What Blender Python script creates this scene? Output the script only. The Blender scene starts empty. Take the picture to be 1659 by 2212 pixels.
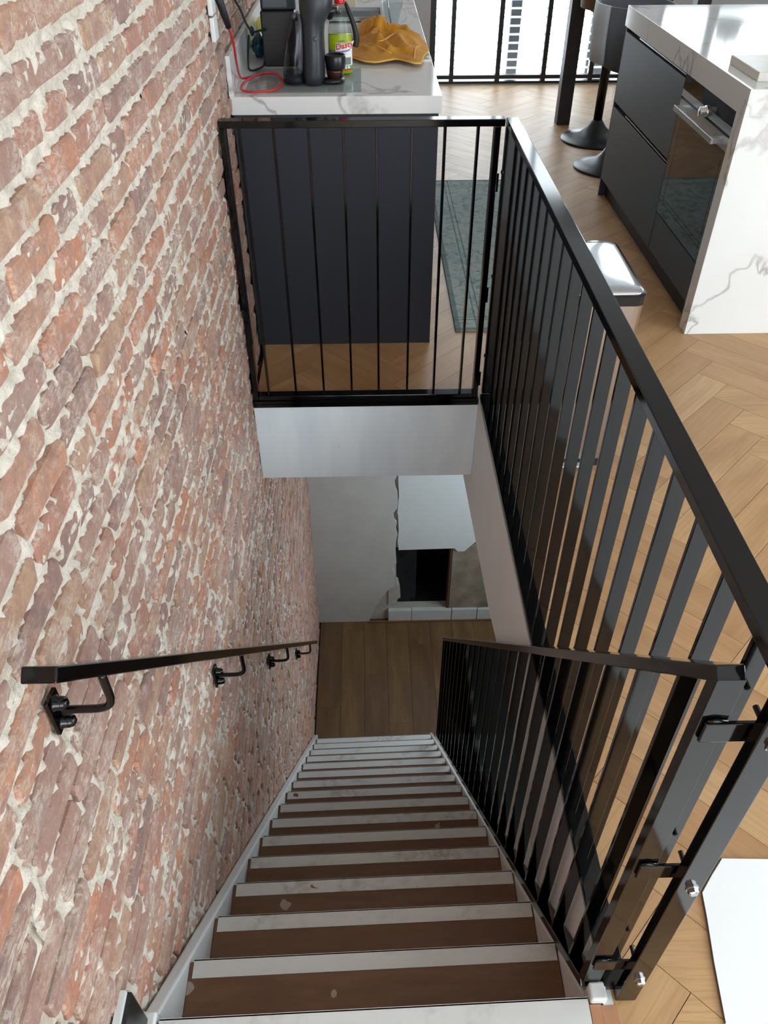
import bpy, math, random
from mathutils import Vector, Matrix, noise
random.seed(7)
S = bpy.context.scene
COL = S.collection
R_ = random.uniform

# ------------------------------------------------------------------ camera
FPX, PITCH, YAW, ROLL = 1711.44, 0.7180, 0.0215, -0.0025
CAM = Vector((0.466, 0.0, 1.75))
fw = Vector((math.sin(YAW) * math.cos(PITCH), math.cos(YAW) * math.cos(PITCH), -math.sin(PITCH)))
ri = fw.cross(Vector((0, 0, 1))).normalized()
up = ri.cross(fw)
r2 = ri * math.cos(ROLL) + up * math.sin(ROLL)
u2 = -ri * math.sin(ROLL) + up * math.cos(ROLL)
cd = bpy.data.cameras.new('camera')
cam = bpy.data.objects.new('camera', cd)
COL.objects.link(cam)
cd.sensor_fit = 'VERTICAL'
cd.sensor_height = 36.0
cd.lens = FPX / 2212 * 36.0
cd.clip_start = 0.02
cam.matrix_world = Matrix(((r2.x, u2.x, -fw.x, CAM.x), (r2.y, u2.y, -fw.y, CAM.y), (r2.z, u2.z, -fw.z, CAM.z), (0, 0, 0, 1)))
S.camera = cam


def proj(p):
    v = Vector(p) - CAM
    z = v.dot(fw)
    if z < .05:
        return None
    return (829.5 + FPX * v.dot(r2) / z, 1106 - FPX * v.dot(u2) / z)


# ------------------------------------------------------------------ world, window light, exposure
W = bpy.data.worlds.new('overcast_sky')
S.world = W
W.use_nodes = True
bg = W.node_tree.nodes['Background']
bg.inputs[0].default_value = (0.86, 0.94, 1.0, 1)
bg.inputs[1].default_value = 11.0


def portal(name, loc, rot, sx, sy):
    l = bpy.data.lights.new(name, 'AREA')
    l.shape = 'RECTANGLE'
    l.size, l.size_y = sx, sy
    l.cycles.is_portal = True
    o = bpy.data.objects.new(name, l)
    COL.objects.link(o)
    o.location, o.rotation_euler = loc, rot


H = math.pi / 2
portal('far_window_daylight', (1.9, 7.78, 1.55), (-H, 0, 0), 1.8, 3.1)
portal('far_side_window_daylight', (3.5, 7.78, 2.25), (-H, 0, 0), 1.2, 1.7)
portal('back_window_daylight', (2.15, -4.22, 1.53), (H, 0, 0), 3.9, 2.9)
portal('right_added_window_fill', (4.36, 0.2, 1.5), (0, H, 0), 2.0, 3.4)  # unseen window added on the right to raise the ambient light
hl = bpy.data.lights.new('lower_hall_fill_light', 'AREA')  # area light added to brighten the lower hall; no door stands here
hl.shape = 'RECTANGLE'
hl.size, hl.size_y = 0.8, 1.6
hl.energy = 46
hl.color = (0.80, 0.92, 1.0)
ho = bpy.data.objects.new('lower_hall_fill_light', hl)
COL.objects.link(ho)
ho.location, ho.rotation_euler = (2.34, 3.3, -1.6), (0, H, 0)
VS = S.view_settings
VS.view_transform = 'Standard'
VS.look = 'None'
VS.exposure = -0.46
VS.gamma = 1.0
VS.use_curve_mapping = False
S.cycles.use_denoising = True
S.cycles.max_bounces = 10
S.cycles.diffuse_bounces = 5
S.cycles.transparent_max_bounces = 12
S.cycles.sample_clamp_indirect = 6.0
S.cycles.caustics_reflective = False
S.cycles.caustics_refractive = False


# ------------------------------------------------------------------ materials
def lin(c):
    return tuple((x / 255 / 12.92) if x / 255 <= .04045 else ((x / 255 + .055) / 1.055) ** 2.4 for x in c) + (1,)


MATS = {}


class NT:
    def __init__(s, name):
        m = bpy.data.materials.new(name)
        m.use_nodes = True
        s.m, s.t = m, m.node_tree
        s.b = s.t.nodes['Principled BSDF']
        MATS[name] = m

    def n(s, typ, **k):
        nd = s.t.nodes.new(typ)
        for a, v in k.items():
            setattr(nd, a, v)
        return nd

    def l(s, a, b):
        s.t.links.new(a, b)

    def noise(s, vec, scale, detail=4, rough=.55, dist=0.0):
        nd = s.n('ShaderNodeTexNoise')
        nd.inputs['Scale'].default_value = scale
        nd.inputs['Detail'].default_value = detail
        nd.inputs['Roughness'].default_value = rough
        nd.inputs['Distortion'].default_value = dist
        if vec is not None:
            s.l(vec, nd.inputs['Vector'])
        return nd

    def ramp(s, fac, stops, interp='LINEAR'):
        nd = s.n('ShaderNodeValToRGB')
        cr = nd.color_ramp
        cr.interpolation = interp
        while len(cr.elements) < len(stops):
            cr.elements.new(.5)
        for e, (p, c) in zip(cr.elements, stops):
            e.position = p
            e.color = c if len(c) == 4 else tuple(c) + (1,)
        s.l(fac, nd.inputs[0])
        return nd

    def mix(s, fac, a, b, mode='MIX'):
        nd = s.n('ShaderNodeMix', data_type='RGBA', blend_type=mode)
        for sock, v in ((nd.inputs[0], fac), (nd.inputs[6], a), (nd.inputs[7], b)):
            if hasattr(v, 'links'):
                s.l(v, sock)
            else:
                sock.default_value = v
        return nd.outputs[2]

    def mapping(s, vec, scale=(1, 1, 1), loc=(0, 0, 0), rot=(0, 0, 0)):
        nd = s.n('ShaderNodeMapping')
        nd.inputs['Scale'].default_value = scale
        nd.inputs['Location'].default_value = loc
        nd.inputs['Rotation'].default_value = rot
        s.l(vec, nd.inputs['Vector'])
        return nd.outputs[0]

    def coord(s, kind='Object'):
        return s.n('ShaderNodeTexCoord').outputs[kind]

    def math(s, op, a, b=0.0):
        nd = s.n('ShaderNodeMath', operation=op)
        for sock, v in ((nd.inputs[0], a), (nd.inputs[1], b)):
            if hasattr(v, 'links'):
                s.l(v, sock)
            else:
                sock.default_value = v
        return nd.outputs[0]

    def bump(s, h, strength=.3, dist=.01):
        nd = s.n('ShaderNodeBump')
        nd.inputs['Strength'].default_value = strength
        nd.inputs['Distance'].default_value = dist
        s.l(h, nd.inputs['Height'])
        s.l(nd.outputs[0], s.b.inputs['Normal'])

    def set(s, **k):
        names = dict(col='Base Color', rough='Roughness', metal='Metallic', spec='Specular IOR Level', trans='Transmission Weight', ior='IOR', coat='Coat Weight', coatr='Coat Roughness', sheen='Sheen Weight', alpha='Alpha')
        for a, v in k.items():
            sock = s.b.inputs[names[a]]
            if hasattr(v, 'links'):
                s.l(v, sock)
            else:
                sock.default_value = v
        return s


def plain(name, c, rough=.5, metal=0.0, var=0.0, vscale=6, bump=0.0, bscale=80, **k):
    t = NT(name)
    co = t.coord()
    base = lin(c)
    if var:
        nz = t.noise(co, vscale, 5)
        dark = tuple(x * (1 - var) for x in base[:3]) + (1,)
        lite = tuple(min(1, x * (1 + var)) for x in base[:3]) + (1,)
        base = t.ramp(nz.outputs[0], [(.3, dark), (.7, lite)]).outputs[0]
    t.set(col=base, rough=rough, metal=metal, **k)
    if bump:
        t.bump(t.noise(co, bscale, 3).outputs[0], bump, .003)
    return t.m


def brick_mat(name, per_object):
    t = NT(name)
    if per_object:
        rnd = t.n('ShaderNodeObjectInfo').outputs['Random']
    else:
        rnd = t.n('ShaderNodeAttribute', attribute_name='brick_tone').outputs['Fac']
    geo = t.n('ShaderNodeNewGeometry').outputs['Position']
    tone = t.ramp(rnd, [(0, lin((182, 150, 138))), (.14, lin((206, 150, 118))), (.28, lin((150, 126, 120))), (.40, lin((198, 162, 134))), (.54, lin((194, 138, 118))), (.66, lin((172, 146, 136))), (.78, lin((196, 152, 128))), (.9, lin((210, 140, 106)))], 'CONSTANT').outputs[0]
    n1 = t.noise(geo, 22, 6, .62)
    n2 = t.noise(geo, 70, 6, .7)
    n3 = t.noise(geo, 9, 6, .66, .6)
    c = t.mix(t.ramp(n1.outputs[0], [(.36, (0, 0, 0)), (.64, (1, 1, 1))]).outputs[0], tone, lin((176, 138, 124)))
    c = t.mix(t.math('MULTIPLY', t.ramp(n2.outputs[0], [(.52, (0, 0, 0)), (.72, (1, 1, 1))]).outputs[0], .55), c, lin((160, 126, 116)))
    c = t.mix(t.math('MULTIPLY', t.ramp(n2.outputs[0], [(.30, (1, 1, 1)), (.44, (0, 0, 0))]).outputs[0], .6), c, lin((226, 198, 182)))
    n4 = t.noise(t.mapping(geo, (1, 1, 2.2)), 46, 7, .72, 1.0)
    n5 = t.noise(geo, 170, 3, .6)
    sm = t.math('MULTIPLY', t.ramp(n3.outputs[0], [(.44, (0, 0, 0)), (.62, (1, 1, 1))]).outputs[0], t.ramp(n4.outputs[0], [(.44, (1, 1, 1)), (.54, (.1, .1, .1))]).outputs[0])
    c = t.mix(t.math('MULTIPLY', sm, .75), c, lin((226, 214, 200)))
    c = t.mix(t.math('MULTIPLY', t.ramp(n4.outputs[0], [(.60, (0, 0, 0)), (.68, (1, 1, 1))]).outputs[0], .55), c, lin((134, 96, 86)))
    c = t.mix(t.math('MULTIPLY', t.ramp(n5.outputs[0], [(.66, (0, 0, 0)), (.72, (1, 1, 1))]).outputs[0], .5), c, lin((104, 76, 70)))
    t.set(col=c, rough=.78, spec=.35)
    t.bump(t.mix(.5, n4.outputs[0], n2.outputs[0]), .8, .008)
    return t.m


brick_mat('brick_single', True)
brick_mat('brick_field', False)
t = NT('mortar')
g = t.n('ShaderNodeNewGeometry').outputs['Position']
n = t.noise(g, 30, 6, .6)
n_b = t.noise(g, 6, 4)
c = t.ramp(n.outputs[0], [(.25, lin((190, 180, 164))), (.5, lin((218, 210, 196))), (.75, lin((230, 224, 212)))]).outputs[0]
c = t.mix(t.math('MULTIPLY', t.ramp(n_b.outputs[0], [(.55, (0, 0, 0)), (.75, (1, 1, 1))]).outputs[0], .4), c, lin((208, 180, 162)))
n_p = t.noise(g, 130, 4, .65)
c = t.mix(t.math('MULTIPLY', t.ramp(n_p.outputs[0], [(.58, (0, 0, 0)), (.68, (1, 1, 1))]).outputs[0], .5), c, lin((160, 140, 122)))
t.set(col=c, rough=.85)
t.bump(t.mix(.5, n.outputs[0], n_p.outputs[0]), .8, .008)

plain('black_gloss', (5, 5, 7), .09, spec=.5)
plain('black_satin', (18, 20, 22), .35)
plain('white_paint', (226, 230, 230), .4, var=.03, bump=.05)
plain('ceiling_paint', (206, 206, 206), .8)
plain('room_paint', (200, 203, 205), .8)
plain('stairwell_paint', (224, 224, 226), .6, var=.03, vscale=3)
plain('lower_plaster', (200, 200, 196), .8, var=.05, vscale=5, bump=.15, bscale=120)
plain('board_white', (222, 228, 228), .7, var=.02)
plain('cement', (150, 138, 122), .9, var=.35, vscale=7, bump=.6, bscale=60)
plain('cement_pale', (186, 182, 172), .9, var=.12, vscale=9, bump=.4, bscale=60)
plain('glazed_tile', (214, 220, 220), .15, var=.05)
plain('recess_black', (14, 14, 15), .7)
plain('metal_dark', (52, 56, 60), .45, .6, var=.1)
plain('door_edge', (104, 72, 60), .6)
plain('steel', (190, 194, 196), .28, 1.0)
plain('steel_brushed', (176, 164, 156), .36, 1.0)
plain('steel_mirror', (226, 229, 232), .14, 1.0)
plain('zinc', (196, 200, 202), .22, 1.0)
plain('navy', (34, 38, 48), .55)
plain('anthracite', (66, 73, 80), .5)
plain('plinth', (20, 21, 24), .5)
plain('oven_glass', (8, 9, 10), .03, coat=.6, coatr=.02)
plain('rubber', (26, 27, 29), .55)
plain('plastic_black', (20, 21, 23), .3)
plain('plastic_charcoal', (44, 48, 54), .38)
plain('plastic_grey', (78, 82, 90), .3)
plain('red_cable', (196, 42, 40), .35)
plain('red_plastic', (205, 28, 44), .3)
plain('yellow_liquid', (206, 222, 20), .2)
plain('label_white', (240, 240, 236), .5)
plain('label_red', (214, 34, 44), .5)
plain('label_blue', (48, 52, 150), .5)
plain('label_green', (96, 160, 90), .5)
plain('label_grey', (120, 126, 120), .5)
plain('teal_plastic', (22, 74, 78), .3, var=.4, vscale=40)
plain('yellow_soft', (222, 214, 110), .7)
plain('cream_box', (206, 196, 170), .6)
plain('stone_board', (214, 210, 200), .4, var=.06)
plain('seat_grey', (104, 110, 118), .7, bump=.1, bscale=300)
plain('seat_light', (196, 204, 210), .7)
plain('seat_tan', (122, 100, 70), .7)
plain('dark_wood', (42, 38, 36), .5, var=.25, vscale=20)
plain('sheet_white', (250, 252, 252), .6)
plain('sheet_edge', (70, 62, 56), .8)
plain('lamp_black', (12, 12, 13), .4)
plain('brass', (190, 150, 90), .3, 1.0)
t = NT('slat_white')
t.t.nodes.remove(t.b)
d1, d2, mx = t.n('ShaderNodeBsdfTranslucent'), t.n('ShaderNodeBsdfDiffuse'), t.n('ShaderNodeMixShader')
for d_ in (d1, d2):
    d_.inputs[0].default_value = (.92, .95, .96, 1)
mx.inputs[0].default_value = .3
t.l(d1.outputs[0], mx.inputs[1])
t.l(d2.outputs[0], mx.inputs[2])
t.l(mx.outputs[0], t.t.nodes['Material Output'].inputs[0])
plain('outside_grey', (60, 62, 64), .8)
plain('shadow_gap', (40, 30, 22), .9)
plain('coffee_glass', (60, 34, 24), .08)

t = NT('tread_brown')
co = t.coord()
n1 = t.noise(t.mapping(co, (1, 6, 1)), 6, 6, .6)
n2 = t.noise(co, 9, 4)
n3 = t.noise(co, 13, 2, .4)
c = t.ramp(n1.outputs[0], [(.3, lin((102, 72, 48))), (.7, lin((122, 88, 60)))]).outputs[0]
c = t.mix(t.math('MULTIPLY', t.ramp(n2.outputs[0], [(.5, (0, 0, 0)), (.7, (1, 1, 1))]).outputs[0], .5), c, lin((100, 68, 46)))
c = t.mix(t.math('MULTIPLY', t.ramp(n3.outputs[0], [(.735, (0, 0, 0)), (.745, (1, 1, 1))]).outputs[0], .7), c, lin((190, 172, 158)))
t.set(col=c, rough=.5)
t.bump(n1.outputs[0], .1, .003)

t = NT('nosing_paint')
co = t.n('ShaderNodeNewGeometry').outputs['Position']
n1 = t.noise(co, 5, 5, .6)
n2 = t.noise(co, 34, 5, .65)
n3 = t.noise(co, 16, 2, .4)
c = t.mix(t.math('MULTIPLY', t.ramp(n1.outputs[0], [(.50, (0, 0, 0)), (.68, (1, 1, 1))]).outputs[0], t.ramp(n2.outputs[0], [(.42, (0, 0, 0)), (.66, (.8, .8, .8))]).outputs[0]), lin((218, 220, 218)), lin((146, 142, 128)))
c = t.mix(t.ramp(n3.outputs[0], [(.755, (0, 0, 0)), (.765, (1, 1, 1))]).outputs[0], c, lin((140, 84, 70)))
t.set(col=c, rough=.42)
t.bump(n2.outputs[0], .12, .003)


def wood(name, tones, grain_dark, rough, var=.25):
    t = NT(name)
    co = t.coord()
    rnd = t.n('ShaderNodeObjectInfo').outputs['Random']
    off = t.n('ShaderNodeCombineXYZ')
    t.l(t.math('MULTIPLY', rnd, 37.0), off.inputs[0])
    t.l(t.math('MULTIPLY', rnd, 91.0), off.inputs[1])
    t.l(t.math('MULTIPLY', rnd, 53.0), off.inputs[2])
    add = t.n('ShaderNodeVectorMath', operation='ADD')
    t.l(co, add.inputs[0])
    t.l(off.outputs[0], add.inputs[1])
    v = add.outputs[0]
    base = t.ramp(rnd, tones).outputs[0]
    big = t.noise(t.mapping(v, (1.6, 9, 1)), 1.3, 3, .5, .3)
    rings = t.n('ShaderNodeTexWave', wave_type='BANDS', bands_direction='Y', wave_profile='SAW')
    rings.inputs['Scale'].default_value = 7
    rings.inputs['Distortion'].default_value = 9
    rings.inputs['Detail'].default_value = 3
    rings.inputs['Detail Scale'].default_value = .9
    t.l(t.mapping(v, (.28, 2.2, 1)), rings.inputs['Vector'])
    fine = t.noise(t.mapping(v, (5, 140, 1)), 2, 4, .6)
    c = t.mix(t.math('MULTIPLY', t.ramp(big.outputs[0], [(.35, (0, 0, 0)), (.68, (1, 1, 1))]).outputs[0], .5), base, grain_dark)
    c = t.mix(t.math('MULTIPLY', t.ramp(rings.outputs[0], [(.72, (0, 0, 0)), (1, (1, 1, 1))]).outputs[0], var), c, grain_dark)
    c = t.mix(t.math('MULTIPLY', t.ramp(fine.outputs[0], [(.5, (0, 0, 0)), (.75, (1, 1, 1))]).outputs[0], .35), c, grain_dark)
    t.set(col=c, rough=rough, spec=.5)
    t.bump(t.mix(.5, fine.outputs[0], rings.outputs[0]), .16, .002)
    return t.m


wood('oak', [(0, lin((190, 150, 106))), (.35, lin((204, 164, 116))), (.7, lin((184, 142, 100))), (1, lin((208, 172, 126)))], lin((150, 108, 70)), .42)
wood('lower_oak', [(0, lin((120, 90, 60))), (.5, lin((132, 102, 66))), (1, lin((112, 84, 58)))], lin((78, 56, 38)), .4, .15)


def marble(name, rough):
    t = NT(name)
    co = t.n('ShaderNodeNewGeometry').outputs['Position']
    d1 = t.noise(co, 1.6, 4, .5)
    v = t.mix(.35, co, d1.outputs[1])
    n1 = t.noise(t.mapping(v, (1, 1.4, .8), rot=(.5, .3, .6)), 1.9, 6, .52)
    vein = t.ramp(n1.outputs[0], [(.490, (0, 0, 0)), (.5, (1, 1, 1)), (.510, (0, 0, 0))]).outputs[0]
    soft = t.ramp(n1.outputs[0], [(.38, (0, 0, 0)), (.5, (1, 1, 1)), (.62, (0, 0, 0))]).outputs[0]
    n2 = t.noise(co, 1.4, 2)
    m = t.math('MULTIPLY', vein, t.ramp(n2.outputs[0], [(.38, (0, 0, 0)), (.56, (1, 1, 1))]).outputs[0])
    c = t.mix(t.math('MULTIPLY', soft, .06), lin((240, 242, 242)), lin((176, 178, 176)))
    c = t.mix(t.math('MULTIPLY', m, .6), c, lin((120, 116, 108)))
    t.set(col=c, rough=rough, spec=.55)
    return t.m


marble('marble', .09)

t = NT('fascia_paint')
co = t.n('ShaderNodeNewGeometry').outputs['Position']
n1 = t.noise(t.mapping(co, (9, 1, 1.5)), 1.2, 3)
n2 = t.noise(co, 16, 2, .4)
c = t.ramp(n1.outputs[0], [(.3, lin((226, 236, 244))), (.7, lin((240, 247, 252)))]).outputs[0]
c = t.mix(t.math('MULTIPLY', t.ramp(n2.outputs[0], [(.73, (0, 0, 0)), (.76, (1, 1, 1))]).outputs[0], .5), c, lin((168, 150, 138)))
t.set(col=c, rough=.4)

t = NT('rug_weave')
co = t.coord()
n1 = t.noise(t.mapping(co, (24, 20, 20)), 1, 6, .7, .8)
n2 = t.noise(co, 90, 3, .7)
n3 = t.noise(co, 3.5, 4)
c = t.ramp(n1.outputs[0], [(.36, lin((104, 128, 126))), (.47, lin((158, 174, 168))), (.56, lin((186, 194, 186))), (.7, lin((140, 160, 156)))]).outputs[0]
c = t.mix(t.math('MULTIPLY', n2.outputs[0], .5), c, lin((112, 136, 136)))
c = t.mix(t.math('MULTIPLY', t.ramp(n3.outputs[0], [(.45, (0, 0, 0)), (.65, (1, 1, 1))]).outputs[0], .4), c, lin((190, 194, 184)))
sx = t.n('ShaderNodeSeparateXYZ')
t.l(co, sx.inputs[0])
for ax, half in ((0, .3915), (1, .9925)):
    d = t.math('SUBTRACT', half, t.math('ABSOLUTE', sx.outputs[ax]))
    for off, wd in ((.10, .004), (.125, .004), (.012, .012)):
        band = t.math('LESS_THAN', t.math('ABSOLUTE', t.math('SUBTRACT', d, off)), wd)
        c = t.mix(t.math('MULTIPLY', band, .6), c, lin((66, 92, 94)))
t.set(col=c, rough=.95)
t.bump(n2.outputs[0], .6, .004)

t = NT('towel_cotton')
co = t.coord()
n2 = t.noise(co, 260, 2)
n1 = t.noise(co, 14, 3)
c = t.ramp(n1.outputs[0], [(.3, lin((190, 126, 16))), (.7, lin((214, 152, 36)))]).outputs[0]
t.set(col=c, rough=.95, sheen=.08)
t.bump(n2.outputs[0], .5, .003)
plain('towel_hem', (228, 180, 92), .95)


def thin_glass(name, tint, refl=.12, rough=.0):
    t = NT(name)
    t.t.nodes.remove(t.b)
    out = t.t.nodes['Material Output']
    tr = t.n('ShaderNodeBsdfTransparent')
    tr.inputs[0].default_value = tint
    gl = t.n('ShaderNodeBsdfGlossy')
    gl.inputs[1].default_value = rough
    fr = t.n('ShaderNodeLayerWeight')
    fr.inputs[0].default_value = .3
    mx = t.n('ShaderNodeMixShader')
    t.l(t.math('ADD', .03, t.math('MULTIPLY', t.math('POWER', fr.outputs['Facing'], 3.0), refl * 2.0)), mx.inputs[0])
    t.l(tr.outputs[0], mx.inputs[1])
    t.l(gl.outputs[0], mx.inputs[2])
    t.l(mx.outputs[0], out.inputs[0])
    return t.m


thin_glass('window_glass', (.97, .98, .98, 1))
thin_glass('drink_glass', (.9, .93, .94, 1), .4)
thin_glass('tank_plastic', (.42, .42, .46, 1), .35, .15)
thin_glass('bottle_plastic', (.78, .82, .8, 1), .45, .2)
thin_glass('board_glass', (.86, .9, .9, 1), .3, .05)
thin_glass('teal_film', (.3, .45, .46, 1), .4, .1)


# ------------------------------------------------------------------ mesh helpers
class MB:
    def __init__(s):
        s.v, s.f = [], []

    def add(s, vs, fs):
        k = len(s.v)
        s.v += [tuple(v) for v in vs]
        s.f += [tuple(i + k for i in f) for f in fs]
        return s

    def box(s, x0, x1, y0, y1, z0, z1):
        return s.add([(x, y, z) for z in (z0, z1) for y in (y0, y1) for x in (x0, x1)],
                     [(0, 2, 3, 1), (4, 5, 7, 6), (0, 1, 5, 4), (2, 6, 7, 3), (0, 4, 6, 2), (1, 3, 7, 5)])

    def hexa(s, p):
        return s.add(p, [(0, 2, 3, 1), (4, 5, 7, 6), (0, 1, 5, 4), (2, 6, 7, 3), (0, 4, 6, 2), (1, 3, 7, 5)])

    def prism(s, poly, axis, a, b):
        # poly: 2-D points in the two other axes (in xyz order), extruded along axis from a to b
        def P(q, w):
            return {'x': (w, q[0], q[1]), 'y': (q[0], w, q[1]), 'z': (q[0], q[1], w)}[axis]
        n = len(poly)
        return s.add([P(q, a) for q in poly] + [P(q, b) for q in poly],
                     [tuple(range(n))[::-1], tuple(range(n, 2 * n))] + [(i, (i + 1) % n, n + (i + 1) % n, n + i) for i in range(n)])

    def loft(s, rings, caps=True, closed=False):
        n = len(rings[0])
        vs = [p for r in rings for p in r]
        fs = []
        m = len(rings)
        for k in range(m if closed else m - 1):
            for i in range(n):
                a, b = k * n, ((k + 1) % m) * n
                fs.append((a + i, a + (i + 1) % n, b + (i + 1) % n, b + i))
        if caps and not closed:
            fs.append(tuple(range(n))[::-1])
            fs.append(tuple(range((m - 1) * n, m * n)))
        return s.add(vs, fs)

    def lathe(s, c, prof, n=24, axis='z', caps=True):
        rings = []
        for r, h in prof:
            ring = []
            for i in range(n):
                a = 2 * math.pi * i / n
                x, y = r * math.cos(a), r * math.sin(a)
                ring.append({'z': (c[0] + x, c[1] + y, c[2] + h), 'y': (c[0] + y, c[1] + h, c[2] + x), 'x': (c[0] + h, c[1] + x, c[2] + y)}[axis])
            rings.append(ring)
        return s.loft(rings, caps)

    def tube(s, pts, r, n=8, closed=False):
        pts = [Vector(p) for p in pts]
        m = len(pts)
        rings = []
        prev = None
        for i, p in enumerate(pts):
            a = pts[(i - 1) % m] if (closed or i) else p
            b = pts[(i + 1) % m] if (closed or i < m - 1) else p
            d = (b - a).normalized()
            if prev is None:
                u = d.orthogonal().normalized()
            else:
                u = (prev - d * prev.dot(d)).normalized()
            prev = u
            w = d.cross(u)
            rr = r[i] if isinstance(r, (list, tuple)) else r
            rings.append([p + (u * math.cos(2 * math.pi * k / n) + w * math.sin(2 * math.pi * k / n)) * rr for k in range(n)])
        return s.loft(rings, True, closed)

    def build(s, name, mat, parent=None, smooth=False, bevel=0.0, seg=2, kind=None, auto=None):
        off = ROOT.get(parent.name, Vector()) if parent else Vector()
        me = bpy.data.meshes.new(name)
        me.from_pydata([tuple(Vector(v) - off) for v in s.v], [], s.f)
        me.update()
        o = bpy.data.objects.new(name, me)
        COL.objects.link(o)
        me.materials.append(MATS[mat])
        if smooth:
            me.polygons.foreach_set('use_smooth', [True] * len(me.polygons))
        if parent:
            o.parent = parent
            ROOT[o.name] = off
        if bevel:
            b = o.modifiers.new('bevel', 'BEVEL')
            b.width, b.segments, b.limit_method = bevel, seg, 'ANGLE'
        if kind:
            o['kind'] = kind
        return o


ROOT = {}


def smooth_path(pts, k=6, closed=False):
    pts = [Vector(p) for p in pts]
    m = len(pts)
    out = []
    for i in range(m if closed else m - 1):
        g = lambda j: pts[j % m] if closed else pts[max(0, min(m - 1, j))]
        p0, p1, p2, p3 = g(i - 1), g(i), g(i + 1), g(i + 2)
        for q in range(k):
            t_ = q / k
            out.append(.5 * ((2 * p1) + (p2 - p0) * t_ + (2 * p0 - 5 * p1 + 4 * p2 - p3) * t_ ** 2 + (3 * p1 - p0 - 3 * p2 + p3) * t_ ** 3))
    if not closed:
        out.append(pts[-1])
    return out


def thing(name, label, cat, loc=(0, 0, 0), group=None):
    o = bpy.data.objects.new(name, None)
    COL.objects.link(o)
    o.location = loc
    o.empty_display_size = .05
    ROOT[o.name] = Vector(loc)
    return tag(o, label, cat, group)


def tag(o, label, cat=None, group=None, kind=None):
    o['label'] = label
    if cat:
        o['category'] = cat
    if group:
        o['group'] = group
    if kind:
        o['kind'] = kind
    return o


def struct(o, label):
    o['kind'] = 'structure'
    o['label'] = label
    return o


# ------------------------------------------------------------------ the stair geometry numbers
Y0, G, RS = 0.5251, 0.1837, 0.2199      # top nosing, going, rise
SL = RS / G
LZ = -16 * RS                           # lower floor
XW = 0.905                              # stairwell right face
YD = 2.69                               # stairwell far face
YF = 4.58                               # lower hall far wall
RX0, RX1, RY0, RY1, RZ = 0.0, 4.3, -4.2, 7.69, 3.3
ZT = 1.038                              # top of the level railing


def nose(y):
    return -(y - Y0) * SL


# ------------------------------------------------------------------ brick wall on the left
PITCHZ = 0.0632
MY0, MY1 = -1.0, RY1
mb = MB()


def xo(y, z):
    return -.024 * max(0, min(1, (y - 2.72) / .4)) if z > -.25 else 0.0


def mh(y, z):
    return xo(y, z) - .0062 + .011 * noise.fractal(Vector((0, y * 46, z * 62)), .8, 2, 4) + .006 * noise.noise(Vector((3, y * 9, z * 9)))


def mgrid(ya, yb, za, zb, st):
    back = .005 if st > .013 else 0.0
    if back:
        ya, yb, za, zb = ya - .03, min(yb + .03, RY1), za - .03, min(zb + .03, RZ)
    ny, nz = max(1, round((yb - ya) / st)), max(1, round((zb - za) / st))
    vs = [(mh(ya + (yb - ya) * i / ny, za + (zb - za) * j / nz) - back, ya + (yb - ya) * i / ny, za + (zb - za) * j / nz) for j in range(nz + 1) for i in range(ny + 1)]
    fs = [(j * (ny + 1) + i, j * (ny + 1) + i + 1, (j + 1) * (ny + 1) + i + 1, (j + 1) * (ny + 1) + i) for j in range(nz) for i in range(ny)]
    mb.add(vs, fs)


mgrid(.45, 1.85, -.9, 2.0, .0085)
mgrid(1.85, 3.2, -2.6, 1.75, .012)
mgrid(.45, 1.85, 2.0, RZ, .08)
mgrid(.45, 1.85, LZ, -.9, .08)
mgrid(1.85, 3.2, 1.75, RZ, .08)
mgrid(1.85, 3.2, LZ, -2.6, .02)
mgrid(3.2, YF, LZ, -.39, .025)
mgrid(3.2, 5.2, -.39, RZ, .03)
mgrid(5.2, RY1, -.39, RZ, .12)
mgrid(MY0, .45, LZ, RZ, .1)
mb.box(-.25, -.06, RY0, RY1, LZ - .02, RZ)
wall_left = struct(mb.build('wall_left', 'mortar', smooth=True), 'old red brick wall with smeared cream mortar running down the stairs')

bricks = []
ci = 0
z = LZ
ztop0 = 1.511
kmin = math.floor((LZ - ztop0) / PITCHZ)
for k in range(kmin, math.ceil((RZ - ztop0) / PITCHZ)):
    zc = ztop0 + (k + .5) * PITCHZ
    y = MY0 - R_(0, .2)
    while y < MY1:
        L = R_(.178, .205) if random.random() < .72 else R_(.085, .11)
        j = R_(.010, .022)
        if zc + .03 < -.42 and y > YF - .02:
            break
        bricks.append((y, L, zc + R_(-.003, .003), R_(.041, .050)))
        y += L + j


def brick_poly(L, h):
    # irregular worn outline, 11 points
    c1, c2 = R_(.004, .016), R_(.003, .012)
    a, b = L / 2, h / 2
    j = lambda s: R_(-s, s)
    P = [(-a + c1, -b + j(.003)), (j(a * .4), -b + j(.004)), (a - c2, -b + j(.003)), (a + j(.004), -b + c1), (a + j(.004), b - c2), (a - c1, b + j(.003)), (j(a * .5), b + j(.004)), (-a + c2, b + j(.003)), (-a + j(.004), b - c1), (-a + j(.004), -b + c2)]
    return P


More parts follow.
